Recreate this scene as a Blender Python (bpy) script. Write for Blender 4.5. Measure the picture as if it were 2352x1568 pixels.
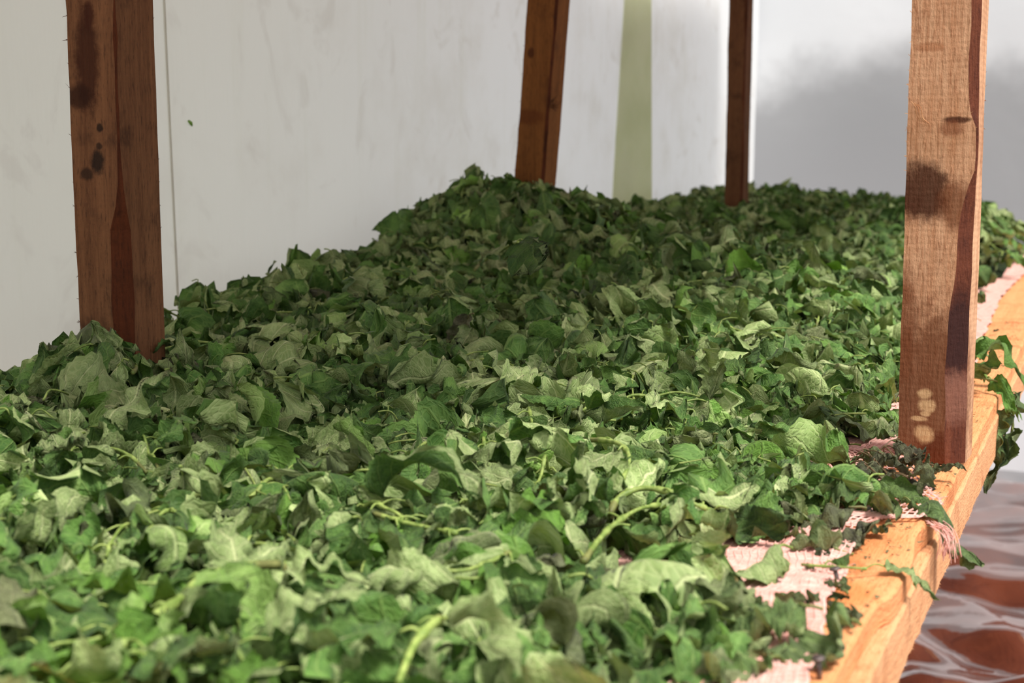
import bpy, math, random
import numpy as np
from mathutils import Vector
from mathutils.bvhtree import BVHTree

for o in list(bpy.data.objects):
    bpy.data.objects.remove(o, do_unlink=True)
scene = bpy.context.scene
COL = scene.collection
R = math.radians
rng = np.random.default_rng(7)
random.seed(7)

# ------------------------------------------------------------------ camera, light, exposure
CAM = np.array([0.0, 0.0, 0.88])
YAW, PITCH, F = R(23.2), R(7.57), 3267.0
cd = bpy.data.cameras.new('camera'); cam = bpy.data.objects.new('camera', cd); COL.objects.link(cam)
cam.location = CAM; cam.rotation_euler = (R(90) - PITCH, 0, YAW)
cd.sensor_width = 36; cd.lens = 50; cd.clip_start = 0.02; cd.clip_end = 60
cd.dof.use_dof = True; cd.dof.focus_distance = 1.12; cd.dof.aperture_fstop = 11.0
scene.camera = cam

w = bpy.data.worlds.new('overcast'); scene.world = w; w.use_nodes = True
nt = w.node_tree; bg = nt.nodes['Background']
tc = nt.nodes.new('ShaderNodeTexCoord'); sx = nt.nodes.new('ShaderNodeSeparateXYZ')
mr = nt.nodes.new('ShaderNodeMapRange'); mr.inputs[1].default_value = -0.15; mr.inputs[2].default_value = 1.0
rp = nt.nodes.new('ShaderNodeValToRGB')
rp.color_ramp.elements[0].color = (0.55, 0.54, 0.50, 1); rp.color_ramp.elements[1].color = (1.0, 1.0, 1.0, 1)
e = rp.color_ramp.elements.new(0.16); e.color = (0.98, 0.99, 1.0, 1)
nt.links.new(tc.outputs['Generated'], sx.inputs[0]); nt.links.new(sx.outputs[2], mr.inputs[0])
nt.links.new(mr.outputs[0], rp.inputs[0]); nt.links.new(rp.outputs[0], bg.inputs[0])
bg.inputs[1].default_value = 0.98

sd = bpy.data.lights.new('sun', 'SUN'); sun = bpy.data.objects.new('sun', sd); COL.objects.link(sun)
sd.energy = 5.3; sd.angle = R(18); sd.color = (1.0, 0.965, 0.92)
sun.rotation_euler = Vector((-0.44, 0.10, -0.88)).to_track_quat('-Z', 'Y').to_euler()

scene.view_settings.view_transform = 'Standard'; scene.view_settings.look = 'None'
scene.view_settings.gamma = 1.0; scene.view_settings.use_curve_mapping = False
scene.view_settings.exposure = 0.10

# ------------------------------------------------------------------ helpers
_fw = np.array([-math.sin(YAW) * math.cos(PITCH), math.cos(YAW) * math.cos(PITCH), -math.sin(PITCH)])
_rt = np.array([math.cos(YAW), math.sin(YAW), 0.0]); _up = np.cross(_rt, _fw)
def at(px, py, z):
    """place on a horizontal plane of height z that was measured at this point of the photograph"""
    d = _fw + _rt * (px - 1176) / F - _up * (py - 784) / F
    t = (z - CAM[2]) / d[2]
    return CAM + t * d
def proj(P):
    v = np.asarray(P) - CAM; d = v @ _fw
    return 1176 + F * (v @ _rt) / d, 784 - F * (v @ _up) / d, d

def tag(o, label=None, cat=None, group=None, kind=None):
    if label: o['label'] = label
    if cat: o['category'] = cat
    if group: o['group'] = group
    if kind: o['kind'] = kind
    return o
def empty(name, loc):
    o = bpy.data.objects.new(name, None); COL.objects.link(o); o.location = loc; o.empty_display_size = 0.02
    return o
def mesh_np(name, V, Q, mats, smooth=True, attrs=None, mat_index=None):
    """mesh from arrays: V (n,3), Q list of (k,4) / (k,3) index arrays"""
    me = bpy.data.meshes.new(name)
    Q = [np.asarray(q, np.int32) for q in (Q if isinstance(Q, list) else [Q]) if len(q)]
    loops = np.concatenate([q.ravel() for q in Q])
    tot = np.concatenate([np.full(len(q), q.shape[1], np.int32) for q in Q])
    start = np.concatenate([[0], np.cumsum(tot)[:-1]]).astype(np.int32)
    me.vertices.add(len(V)); me.vertices.foreach_set('co', np.asarray(V, np.float32).ravel())
    me.loops.add(len(loops)); me.loops.foreach_set('vertex_index', loops)
    me.polygons.add(len(tot)); me.polygons.foreach_set('loop_start', start); me.polygons.foreach_set('loop_total', tot)
    me.polygons.foreach_set('use_smooth', np.full(len(tot), smooth))
    for m in (mats if isinstance(mats, (list, tuple)) else [mats]): me.materials.append(m)
    if mat_index is not None: me.polygons.foreach_set('material_index', np.asarray(mat_index, np.int32))
    for k, a in (attrs or {}).items():
        at_ = me.attributes.new(k, 'FLOAT_COLOR', 'POINT'); at_.data.foreach_set('color', np.asarray(a, np.float32).ravel())
    me.update(calc_edges=True); me.validate()
    return me
def link(name, me, parent=None, loc=None):
    o = bpy.data.objects.new(name, me); COL.objects.link(o)
    if loc is not None: o.location = loc
    if parent is not None:
        o.parent = parent
    return o
class MB:
    def __init__(s): s.V = []; s.Q = []; s.T = []; s.A = []; s.n = 0
    def add(s, V, Q=(), T=()):
        V = np.asarray(V, float)
        if len(Q): s.Q.append(np.asarray(Q) + s.n)
        if len(T): s.T.append(np.asarray(T) + s.n)
        s.V.append(V); s.n += len(V)
    def mesh(s, name, mats, smooth=True, off=(0, 0, 0)):
        V = np.concatenate(s.V) - np.asarray(off)
        Q = ([np.concatenate(s.Q)] if s.Q else []) + ([np.concatenate(s.T)] if s.T else [])
        return mesh_np(name, V, Q, mats, smooth)
def grid_quads(r, c, closed=False):
    i = np.arange(r - 1)[:, None] * c; j = np.arange(c if closed else c - 1)[None, :]; j2 = (j + 1) % c
    return np.stack([i + j, i + j2, i + c + j2, i + c + j], -1).reshape(-1, 4)
def tube(P, rad, k=6, caps=True):
    P = np.asarray(P, float); n = len(P); rad = np.broadcast_to(rad, (n,))
    T = np.gradient(P, axis=0); T /= np.linalg.norm(T, axis=1)[:, None] + 1e-9
    ref = np.where(np.abs(T[:, 2:3]) > 0.9, np.array([[1., 0, 0]]), np.array([[0, 0, 1.]]))
    A = np.cross(T, ref); A /= np.linalg.norm(A, axis=1)[:, None] + 1e-9; B = np.cross(A, T)
    a = np.linspace(0, 2 * np.pi, k, endpoint=False)
    V = P[:, None] + rad[:, None, None] * (np.cos(a)[None, :, None] * A[:, None] + np.sin(a)[None, :, None] * B[:, None])
    V = V.reshape(-1, 3); Q = grid_quads(n, k, True); Tn = []
    if caps:
        V = np.vstack([V, P[0], P[-1]]); j = np.arange(k); j2 = (j + 1) % k
        Tn = np.vstack([np.stack([j2, j, np.full(k, n * k)], 1), np.stack([(n - 1) * k + j, (n - 1) * k + j2, np.full(k, n * k + 1)], 1)])
    return V, Q, Tn
def spline(pts, n):
    P = np.asarray(pts, float); t = np.concatenate([[0], np.cumsum(np.linalg.norm(np.diff(P, axis=0), axis=1))]); t /= t[-1]
    u = np.linspace(0, 1, n); m = np.gradient(P, t, axis=0) if len(P) > 2 else np.repeat((P[1:] - P[:1]), 2, 0)
    i = np.clip(np.searchsorted(t, u, 'right') - 1, 0, len(P) - 2); h = (t[i + 1] - t[i])[:, None]; x = ((u - t[i])[:, None]) / h
    return (2*x**3-3*x**2+1)*P[i] + (x**3-2*x**2+x)*h*m[i] + (-2*x**3+3*x**2)*P[i+1] + (x**3-x**2)*h*m[i+1]
def sines(seed, dim, n, fmin, fmax):
    r = np.random.default_rng(seed)
    K = r.normal(size=(n, dim)); K /= np.linalg.norm(K, axis=1)[:, None]; K *= r.uniform(fmin, fmax, (n, 1)); ph = r.uniform(0, 6.28, n)
    return lambda X: np.sin(X @ K.T + ph).sum(-1) / math.sqrt(n)

# ------------------------------------------------------------------ materials
class NT:
    def __init__(s, name):
        s.m = bpy.data.materials.new(name); s.m.use_nodes = True; s.t = s.m.node_tree; s.t.nodes.clear()
        s.out = s.t.nodes.new('ShaderNodeOutputMaterial')
    def n(s, typ, **kw):
        nd = s.t.nodes.new('ShaderNode' + typ)
        for k, v in kw.items(): setattr(nd, k, v)
        return nd
    def set(s, sock, v):
        if v is None: return
        if isinstance(v, bpy.types.NodeSocket): s.t.links.new(v, sock)
        elif isinstance(v, (tuple, list)) and sock.type == 'RGBA' and len(v) == 3: sock.default_value = (*v, 1)
        else: sock.default_value = v
    def math(s, op, a, b=None, c=None, clamp=False):
        nd = s.n('Math', operation=op, use_clamp=clamp); s.set(nd.inputs[0], a); s.set(nd.inputs[1], b); s.set(nd.inputs[2], c); return nd.outputs[0]
    def vmath(s, op, a, b=None, out=0):
        nd = s.n('VectorMath', operation=op); s.set(nd.inputs[0], a); s.set(nd.inputs[1], b); return nd.outputs[out]
    def mix(s, f, a, b, mode='MIX'):
        nd = s.n('Mix', data_type='RGBA', blend_type=mode); s.set(nd.inputs[0], f); s.set(nd.inputs[6], a); s.set(nd.inputs[7], b); return nd.outputs[2]
    def ramp(s, f, lo, hi, a=0.0, b=1.0):
        nd = s.n('MapRange', interpolation_type='SMOOTHSTEP'); s.set(nd.inputs[0], f)
        for k, v in enumerate((lo, hi, a, b)): s.set(nd.inputs[k + 1], v)
        return nd.outputs[0]
    def noise(s, vec, scale, detail=3, rough=0.55, out='Fac', dist=0.0):
        nd = s.n('TexNoise'); s.set(nd.inputs['Vector'], vec); nd.inputs['Scale'].default_value = scale; nd.inputs['Detail'].default_value = detail
        nd.inputs['Roughness'].default_value = rough; nd.inputs['Distortion'].default_value = dist; return nd.outputs[out]
    def obj(s): return s.n('TexCoord').outputs['Object']
    def scale(s, vec, sc): return s.vmath('MULTIPLY', vec, sc)
    def attr(s, name): return s.n('Attribute', attribute_name=name)
    def sep(s, v): return s.n('SeparateXYZ'), v
    def bump(s, h, strength, dist, normal=None):
        nd = s.n('Bump'); nd.inputs['Strength'].default_value = strength; nd.inputs['Distance'].default_value = dist; s.set(nd.inputs['Height'], h); s.set(nd.inputs['Normal'], normal); return nd.outputs[0]
    def bsdf(s, col, rough=0.6, normal=None, spec=0.3, **kw):
        nd = s.n('BsdfPrincipled'); s.set(nd.inputs['Base Color'], col); s.set(nd.inputs['Roughness'], rough); s.set(nd.inputs['Specular IOR Level'], spec); s.set(nd.inputs['Normal'], normal)
        for k, v in kw.items(): s.set(nd.inputs[k], v)
        return nd.outputs[0]
    def fin(s, sh): s.t.links.new(sh, s.out.inputs[0]); return s.m

def srgb(r, g, b):
    f = lambda c: (c / 255 / 12.92) if c <= 10 else ((c / 255 + 0.055) / 1.055) ** 2.4
    return (f(r), f(g), f(b))

def wood(name, light, mid, dark, axis, stains=(), rough_amp=1.0, seed=0.0, saw=0.5):
    """rough sawn timber; stains are (centre, radii, colour, strength) in the timber's own coordinates"""
    k = NT(name); co = k.obj()
    co = k.vmath('ADD', co, (seed, seed * 0.7, seed * 1.3))
    vr = k.n('VectorRotate', rotation_type='AXIS_ANGLE'); k.set(vr.inputs['Vector'], co); vr.inputs['Axis'].default_value = {'z': (0, 0, 1), 'y': (0, 1, 0), 'x': (1, 0, 0)}[axis]; vr.inputs['Angle'].default_value = 0.62
    ve = k.n('VectorRotate', rotation_type='EULER_XYZ'); k.set(ve.inputs['Vector'], co); ve.inputs['Rotation'].default_value = (0.5, 0.8, 0.35)
    co0 = co; co = vr.outputs[0]; skew = ve.outputs[0]
    lo, hi = 9, 330
    sc = {'z': (hi, hi, lo), 'y': (hi, lo, hi), 'x': (lo, hi, hi)}[axis]
    fib = k.noise(k.scale(co, sc), 1.0, 5, 0.6)
    s3 = {'z': (520, 520, 95), 'y': (520, 95, 520), 'x': (95, 520, 520)}[axis]
    fleck = k.noise(k.scale(co, s3), 1.0, 3, 0.6)
    sc2 = {'z': (70, 70, 5), 'y': (70, 5, 70), 'x': (5, 70, 70)}[axis]
    band = k.noise(k.scale(co, sc2), 1.0, 3, 0.5)
    blot = k.noise(skew, 22, 4, 0.6); fine = k.noise(skew, 340, 3, 0.7)
    sv = {'z': (0, 0, 1), 'y': (0, 1, 0), 'x': (1, 0, 0)}[axis]
    wv = k.n('TexWave', wave_type='BANDS', bands_direction={'z': 'Z', 'y': 'Y', 'x': 'X'}[axis]); k.set(wv.inputs['Vector'], co0)
    wv.inputs['Scale'].default_value = 70; wv.inputs['Distortion'].default_value = 3.0; wv.inputs['Detail'].default_value = 2; wv.inputs['Detail Scale'].default_value = 0.6
    f = k.math('ADD', k.math('MULTIPLY', fib, 0.55), k.math('MULTIPLY', band, 0.45))
    col = k.mix(k.ramp(f, 0.32, 0.68), mid, light)
    col = k.mix(k.math('MULTIPLY', k.ramp(blot, 0.5, 0.72), 0.75), col, dark)
    col = k.mix(k.math('MULTIPLY', k.ramp(fine, 0.62, 0.78), 0.45), col, dark)
    col = k.mix(k.math('MULTIPLY', k.ramp(fleck, 0.54, 0.70), 0.55), col, dark)
    col = k.mix(k.math('MULTIPLY', k.ramp(fleck, 0.46, 0.34), 0.45), col, light)
    col = k.mix(k.math('MULTIPLY', wv.outputs[1], 0.05 * saw), col, dark)
    raw = k.obj(); wob = k.noise(raw, 90, 7, 0.75, 'Color'); wob2 = k.vmath('SUBTRACT', wob, (0.5, 0.5, 0.5))
    for c, r, cc, st in stains:
        d = k.vmath('DIVIDE', k.vmath('SUBTRACT', raw, c), r)
        d = k.vmath('ADD', d, k.scale(wob2, (1.1, 1.1, 1.1)))
        ln = k.vmath('LENGTH', d, out=1)
        col = k.mix(k.math('MULTIPLY', k.ramp(ln, 1.15, 0.55), st), col, cc)
    h = k.math('ADD', k.math('MULTIPLY', fib, 0.5), k.math('MULTIPLY', fleck, 0.8)); h = k.math('ADD', h, k.math('MULTIPLY', fine, 0.4)); h = k.math('ADD', h, k.math('MULTIPLY', wv.outputs[1], 0.06 * saw))
    nrm = k.bump(h, 0.85 * rough_amp, 0.0017)
    return k.fin(k.bsdf(col, 0.85, nrm, 0.15))

def leaf_material(name):
    k = NT(name); a = k.attr('leafuv'); sp = k.n('SeparateColor'); k.set(sp.inputs[0], a.outputs['Color'])
    s_, t_, rnd = sp.outputs[0], k.math('ABSOLUTE', k.math('MULTIPLY_ADD', sp.outputs[1], 2.0, -1.0)), sp.outputs[2]
    ti = k.n('SeparateColor'); k.set(ti.inputs[0], k.attr('tint').outputs['Color'])
    val, dry, yel = ti.outputs[0], ti.outputs[1], ti.outputs[2]
    mid = k.ramp(t_, 0.085, 0.03)
    lat = k.math('FRACT', k.math('SUBTRACT', k.math('MULTIPLY', s_, 7.0), k.math('MULTIPLY', t_, 1.7)))
    lat = k.ramp(k.math('ABSOLUTE', k.math('SUBTRACT', lat, 0.5)), 0.085, 0.02)
    lat = k.math('MULTIPLY', lat, k.ramp(t_, 1.0, 0.6, 0.35, 1.0))
    cv = k.n('CombineXYZ'); k.set(cv.inputs[0], k.math('MULTIPLY', s_, 26.0)); k.set(cv.inputs[1], k.math('MULTIPLY', sp.outputs[1], 22.0)); k.set(cv.inputs[2], k.math('MULTIPLY', rnd, 90.0))
    vo = k.n('TexVoronoi', feature='DISTANCE_TO_EDGE'); k.set(vo.inputs['Vector'], cv.outputs[0]); vo.inputs['Scale'].default_value = 1.0
    net = k.ramp(vo.outputs['Distance'], 0.16, 0.03)
    vein = k.math('MAXIMUM', k.math('MAXIMUM', mid, k.math('MULTIPLY', lat, 0.85)), k.math('MULTIPLY', net, 0.30))
    big = k.noise(k.scale(cv.outputs[0], (0.16, 0.2, 1.0)), 1.0, 3, 0.6); fin = k.noise(cv.outputs[0], 1.6, 4, 0.7)
    under = k.mix(k.ramp(big, 0.35, 0.7), srgb(121, 144, 80), srgb(155, 173, 111))
    under = k.mix(k.math('MULTIPLY', vein, 0.72), under, srgb(200, 208, 150))
    top = k.mix(k.ramp(big, 0.35, 0.7), srgb(60, 96, 36), srgb(94, 132, 56))
    top = k.mix(k.math('MULTIPLY', vein, 0.36), top, srgb(150, 176, 96))
    geo = k.n('NewGeometry')
    col = k.mix(geo.outputs['Backfacing'], top, under)
    col = k.mix(k.math('MULTIPLY', yel, 0.75), col, srgb(114, 162, 50))
    drc = k.mix(k.ramp(big, 0.3, 0.7), srgb(72, 66, 50), srgb(112, 116, 82))
    drc = k.mix(k.math('MULTIPLY', vein, 0.3), drc, srgb(140, 136, 100))
    col = k.mix(dry, col, drc)
    spk = k.ramp(fin, 0.66, 0.74)
    col = k.mix(k.math('MULTIPLY', spk, 0.35), col, srgb(60, 66, 36))
    vs = k.math('MULTIPLY', val, 2.0)
    cc = k.n('CombineColor'); [k.set(cc.inputs[i], vs) for i in range(3)]
    col = k.mix(1.0, col, cc.outputs[0], 'MULTIPLY')
    h = k.math('ADD', k.math('MULTIPLY', vein, 0.8), k.math('MULTIPLY', fin, 0.5))
    wri = k.noise(k.scale(cv.outputs[0], (.42, .26, 1.0)), 1.0, 3, 0.6, dist=0.6)
    nrm = k.bump(h, 0.85, 0.0012, k.bump(wri, 0.75, 0.0045))
    p = k.bsdf(col, 0.62, nrm, 0.28, **{'Sheen Weight': 0.07, 'Sheen Roughness': 0.4})
    tr = k.n('BsdfTranslucent'); k.set(tr.inputs[0], k.mix(1.0, col, srgb(235, 245, 150), 'MULTIPLY')); k.set(tr.inputs[1], nrm)
    mx = k.n('MixShader'); mx.inputs[0].default_value = 0.13; k.set(mx.inputs[1], p); k.set(mx.inputs[2], tr.outputs[0])
    return k.fin(mx.outputs[0])

def plain(name, c1, c2, scale, rough=0.7, spec=0.3, bump=0.3, dist=0.001, **kw):
    k = NT(name); co = k.obj(); n1 = k.noise(co, scale, 4, 0.6)
    return k.fin(k.bsdf(k.mix(k.ramp(n1, 0.35, 0.65), c1, c2), rough, k.bump(k.noise(co, scale * 4, 3, 0.6), bump, dist), spec, **kw))

M = {}
M['leaf'] = leaf_material('wilted_leaf')
def stem_material():
    k = NT('leaf_stem'); ti = k.n('SeparateColor'); k.set(ti.inputs[0], k.attr('tint').outputs['Color'])
    co = k.obj(); n1 = k.noise(co, 160, 4, 0.6)
    col = k.mix(k.ramp(n1, 0.35, 0.7), srgb(104, 126, 56), srgb(154, 170, 92))
    col = k.mix(ti.outputs[1], col, srgb(92, 72, 52))
    vs = k.math('MULTIPLY', ti.outputs[0], 2.0); cc = k.n('CombineColor'); [k.set(cc.inputs[i], vs) for i in range(3)]
    col = k.mix(1.0, col, cc.outputs[0], 'MULTIPLY')
    return k.fin(k.bsdf(col, 0.55, k.bump(n1, 0.3, 0.0006), 0.3, **{'Subsurface Weight': 0.0}))
M['stem'] = stem_material()
M['mound'] = plain('leaf_gap_shade', srgb(20, 28, 14), srgb(38, 50, 24), 60, 0.9, 0.1, 0.8, 0.004)  # near-black green, carries the shade in the gaps between leaves
M['rail'] = wood('rail_timber', srgb(222, 156, 106), srgb(212, 140, 90), srgb(176, 100, 58), 'y',
    [((-0.128, 0.735, 0.65), (0.022, 0.03, 0.01), srgb(206, 116, 60), 0.7), ((-0.13, 0.845, 0.65), (0.02, 0.05, 0.02), srgb(196, 122, 70), 0.5), ((-0.10, 0.86, 0.63), (0.03, 0.05, 0.008), srgb(150, 92, 58), 0.7)], seed=1.7)
M['facing'] = wood('facing_timber', srgb(216, 162, 118), srgb(204, 144, 100), srgb(168, 104, 66), 'y', seed=6.1)
P1S = [((-0.135, 1.075, 0.852), (0.022, 0.03, 0.026), srgb(66, 32, 18), 0.92), ((-0.112, 1.075, 0.842), (0.014, 0.03, 0.02), srgb(104, 54, 28), 0.7),
       ((-0.128, 1.07, 0.90), (0.03, 0.03, 0.03), srgb(168, 116, 78), 0.3), ((-0.125, 1.07, 0.70), (0.045, 0.05, 0.075), srgb(104, 58, 34), 0.85), ((-0.146, 1.07, 0.75), (0.012, 0.05, 0.05), srgb(112, 62, 36), 0.7),
       ((-0.115, 1.07, 0.66), (0.02, 0.05, 0.018), srgb(92, 44, 24), 0.8), ((-0.113, 1.075, 0.903), (0.011, 0.03, 0.0028), srgb(70, 34, 20), 0.9), ((-0.117, 1.075, 0.897), (0.010, 0.03, 0.006), srgb(120, 66, 40), 0.6),
       ((-0.134, 1.075, 0.955), (0.012, 0.03, 0.004), srgb(150, 88, 50), 0.5)]
for z, x, a, b in ((0.703, -0.1285, 0.0045, 0.0033), (0.694, -0.1265, 0.0055, 0.0042), (0.688, -0.1275, 0.0030, 0.0018), (0.684, -0.132, 0.005, 0.0016), (0.6725, -0.1275, 0.006, 0.006)):
    P1S.append(((x, 1.075, z), (a * 1.3, 0.012, b * 1.3), srgb(206, 168, 124), 0.9))
M['post_near'] = wood('near_post_timber', srgb(214, 168, 132), srgb(184, 131, 95), srgb(138, 86, 56), 'z', P1S, seed=0.4, saw=1.0)
M['post_left'] = wood('left_post_timber', srgb(124, 84, 56), srgb(98, 63, 41), srgb(60, 38, 26), 'z',
    [((-0.785, 0.95, 0.955), (0.014, 0.05, 0.05), srgb(56, 26, 14), 0.85), ((-0.795, 0.95, 0.925), (0.016, 0.04, 0.012), srgb(46, 22, 12), 0.85), ((-0.778, 0.95, 0.872), (0.008, 0.03, 0.012), srgb(30, 22, 18), 0.9),
     ((-0.79, 0.95, 0.862), (0.008, 0.03, 0.006), srgb(40, 26, 18), 0.8), ((-0.775, 0.95, 0.90), (0.004, 0.03, 0.004), srgb(36, 24, 18), 0.9), ((-0.776, 0.95, 0.885), (0.004, 0.03, 0.003), srgb(36, 24, 18), 0.8),
     ((-0.782, 0.95, 0.99), (0.006, 0.03, 0.012), srgb(60, 28, 16), 0.8)], seed=3.1)
M['post_mid'] = wood('middle_post_timber', srgb(134, 84, 42), srgb(108, 66, 32), srgb(76, 44, 24), 'z',
    [((-0.785, 1.9, 1.02), (0.006, 0.03, 0.008), srgb(70, 34, 18), 0.8), ((-0.79, 1.9, 0.93), (0.03, 0.05, 0.012), srgb(92, 46, 20), 0.6)], seed=5.3)
M['post_far'] = wood('far_post_timber', srgb(114, 76, 48), srgb(94, 60, 38), srgb(70, 44, 28), 'z', seed=8.8)
M['bark'] = wood('bark_edge_timber', srgb(112, 62, 42), srgb(88, 46, 32), srgb(60, 30, 24), 'z',
    [((-0.106, 1.08, 0.745), (0.02, 0.03, 0.035), srgb(50, 28, 26), 0.9), ((-0.106, 1.08, 0.70), (0.02, 0.03, 0.022), srgb(132, 90, 74), 0.6)], seed=2.2)
M['bark_dark'] = wood('dark_bark_edge_timber', srgb(92, 46, 24), srgb(70, 34, 18), srgb(46, 24, 14), 'z', seed=2.9)
M['plank'] = wood('shelf_plank_timber', srgb(186, 106, 72), srgb(158, 82, 54), srgb(112, 56, 38), 'y', seed=4.4)
M['splinter'] = plain('splinter_wood', srgb(206, 160, 116), srgb(168, 112, 72), 90)
M['splinter_dark'] = plain('dark_splinter_wood', srgb(96, 56, 32), srgb(60, 34, 20), 90)
M['net'] = plain('pink_net_thread', srgb(226, 180, 168), srgb(210, 152, 140), 120, 0.85, 0.15, 0.5, 0.0006)
M['nail'] = plain('nail_steel', srgb(120, 108, 104), srgb(84, 74, 72), 300, 0.45, 0.5, 0.2, 0.0003, Metallic=0.7)

def wall_mat(name, side):
    k = NT(name); co = k.obj()
    streak = k.noise(k.scale(co, (1, 26, 2.2)), 1.0, 4, 0.6); blot = k.noise(co, 5.5, 5, 0.62); sm = k.noise(k.scale(co, (1, 9, 7)), 1.0, 4, 0.6, dist=1.2)
    spx = k.n('SeparateXYZ'); k.set(spx.inputs[0], co); Y = spx.outputs[1]
    col = k.mix(k.ramp(Y, 1.0, 2.6), (0.80, 0.785, 0.70), (0.91, 0.915, 0.92))
    col = k.mix(k.math('MULTIPLY', k.ramp(streak, 0.52, 0.8), 0.20), col, (0.66, 0.66, 0.52))
    col = k.mix(k.math('MULTIPLY', k.ramp(blot, 0.45, 0.75), 0.40), col, (0.70, 0.67, 0.60))
    col = k.mix(k.math('MULTIPLY', k.ramp(sm, 0.56, 0.7), 0.30), col, (0.62, 0.58, 0.52))
    nrm = k.bump(k.math('ADD', streak, k.math('MULTIPLY', blot, 0.7)), 0.35, 0.006)
    d = k.bsdf(col, 0.42, nrm, 0.3); tr = k.n('BsdfTranslucent'); k.set(tr.inputs[0], col); k.set(tr.inputs[1], nrm)
    mx = k.n('MixShader'); mx.inputs[0].default_value = 0.5; k.set(mx.inputs[1], d); k.set(mx.inputs[2], tr.outputs[0])
    return k.fin(mx.outputs[0])
M['wall'] = wall_mat('polythene_sheet_wall', 'left')
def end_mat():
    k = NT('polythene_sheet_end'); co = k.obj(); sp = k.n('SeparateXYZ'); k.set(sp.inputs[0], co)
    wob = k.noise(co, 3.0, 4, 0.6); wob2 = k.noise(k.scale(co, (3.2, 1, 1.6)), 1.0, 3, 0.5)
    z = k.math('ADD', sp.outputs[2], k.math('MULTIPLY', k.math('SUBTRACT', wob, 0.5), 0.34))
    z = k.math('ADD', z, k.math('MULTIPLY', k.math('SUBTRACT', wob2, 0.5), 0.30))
    painted_shade = k.math('MULTIPLY', k.ramp(z, 1.18, 0.98), k.ramp(z, 0.44, 0.60))  # grey band painted in for darkness behind and reflected in the sheet
    col = k.mix(k.math('MULTIPLY', painted_shade, 0.85), (0.96, 0.97, 0.99), (0.41, 0.413, 0.425))
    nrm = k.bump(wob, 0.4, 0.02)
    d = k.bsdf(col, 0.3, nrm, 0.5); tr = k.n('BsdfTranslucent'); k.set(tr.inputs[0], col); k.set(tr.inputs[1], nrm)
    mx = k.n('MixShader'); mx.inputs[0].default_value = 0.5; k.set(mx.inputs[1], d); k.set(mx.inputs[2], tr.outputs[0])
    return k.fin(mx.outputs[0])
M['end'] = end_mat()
M['strip'] = (lambda k: k.fin((lambda c: (lambda d, t: (lambda mx: (k.set(mx.inputs[0], 0.5), k.set(mx.inputs[1], d), k.set(mx.inputs[2], t), mx.outputs[0])[-1])(k.n('MixShader')))(k.bsdf(c, 0.45, None, 0.3), (lambda t: (k.set(t.inputs[0], c), t.outputs[0])[-1])(k.n('BsdfTranslucent'))))(k.mix(k.ramp(k.noise(k.obj(), 9, 3), 0.3, 0.7), (0.80, 0.83, 0.60), (0.86, 0.88, 0.68)))))(NT('greenery_gap_strip'))
def floor_mat():
    k = NT('film_over_red_earth'); co = k.obj()
    n1 = k.noise(co, 6, 5, 0.6); n2 = k.noise(co, 40, 4, 0.6)
    col = k.mix(k.ramp(n1, 0.35, 0.65), srgb(62, 26, 17), srgb(94, 46, 28)); col = k.mix(k.math('MULTIPLY', k.ramp(n2, 0.5, 0.8), 0.5), col, srgb(112, 60, 38))
    return k.fin(k.bsdf(col, 0.45, k.bump(n2, 0.1, 0.003), 0.3, **{'Coat Weight': 1.0, 'Coat Roughness': 0.04, 'Coat IOR': 3.4}))
M['floor'] = floor_mat()

# ------------------------------------------------------------------ setting: floor film, sheet walls
SH = 0.65                                            # height of the drying shelf
def build_floor():
    nx, ny = 260, 300
    X, Y = np.meshgrid(np.linspace(-1.25, 2.2, nx), np.linspace(-0.6, 4.6, ny))
    P = np.stack([X, Y], -1)
    rr = np.random.default_rng(11); Z = 0 * X; Pw = P + 0.05 * np.stack([sines(15, 2, 4, 4, 9)(P), sines(16, 2, 4, 4, 9)(P)], -1)
    for k in range(9):                                    # sharp creases between flat facets of film
        a_ = rr.normal(R(92), R(26)); lam = rr.uniform(.12, .40); d_ = np.array([math.cos(a_), math.sin(a_)])
        Z += lam * .020 * np.arcsin(.985 * np.sin(Pw @ d_ * 2 * np.pi / lam + rr.uniform(0, 6.28)))
    Z += 0.0016 * sines(13, 2, 6, 30, 70)(P)
    V = np.stack([X, Y, Z - 0.02], -1).reshape(-1, 3)
    tag(link('floor', mesh_np('floor', V, grid_quads(ny, nx), M['floor'])), 'crumpled clear film over red earth floor', kind='structure')
build_floor()
def sheet(name, A, B, z0, z1, nx, nz, mat, fold, label, sgn):
    A = np.array(A); B = np.array(B); u = np.linspace(0, 1, nx); z = np.linspace(z0, z1, nz); U, Zz = np.meshgrid(u, z)
    L = np.linalg.norm(B - A); nrm = np.array([-(B - A)[1], (B - A)[0]]) / L * sgn
    D = fold(U * L, Zz)
    XY = A + U[..., None] * (B - A) + D[..., None] * nrm
    V = np.concatenate([XY, Zz[..., None]], -1).reshape(-1, 3)
    return tag(link(name, mesh_np(name, V, grid_quads(nz, nx), mat)), label, kind='structure')
fA, fB = sines(21, 2, 5, 3, 8), sines(22, 2, 6, 8, 26)
sheet('wall_left', (-1.0, -0.8), (-1.0, 4.12), 0.0, 1.75, 200, 40, M['wall'],
      lambda u, z: 0.006 * fA(np.stack([u * 1.6, z * 0.5], -1)) + 0.0018 * fB(np.stack([u * 2, z * 0.25], -1)), 'whitish polythene sheet wall behind the rack', 1)
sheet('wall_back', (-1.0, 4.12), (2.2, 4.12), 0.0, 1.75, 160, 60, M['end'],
      lambda u, z: 0.02 * fA(np.stack([u * 1.4, z * 1.2], -1)) + 0.006 * fB(np.stack([u * .8, z * 0.6], -1)), 'silvery polythene sheet closing the far end', 1)
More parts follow.
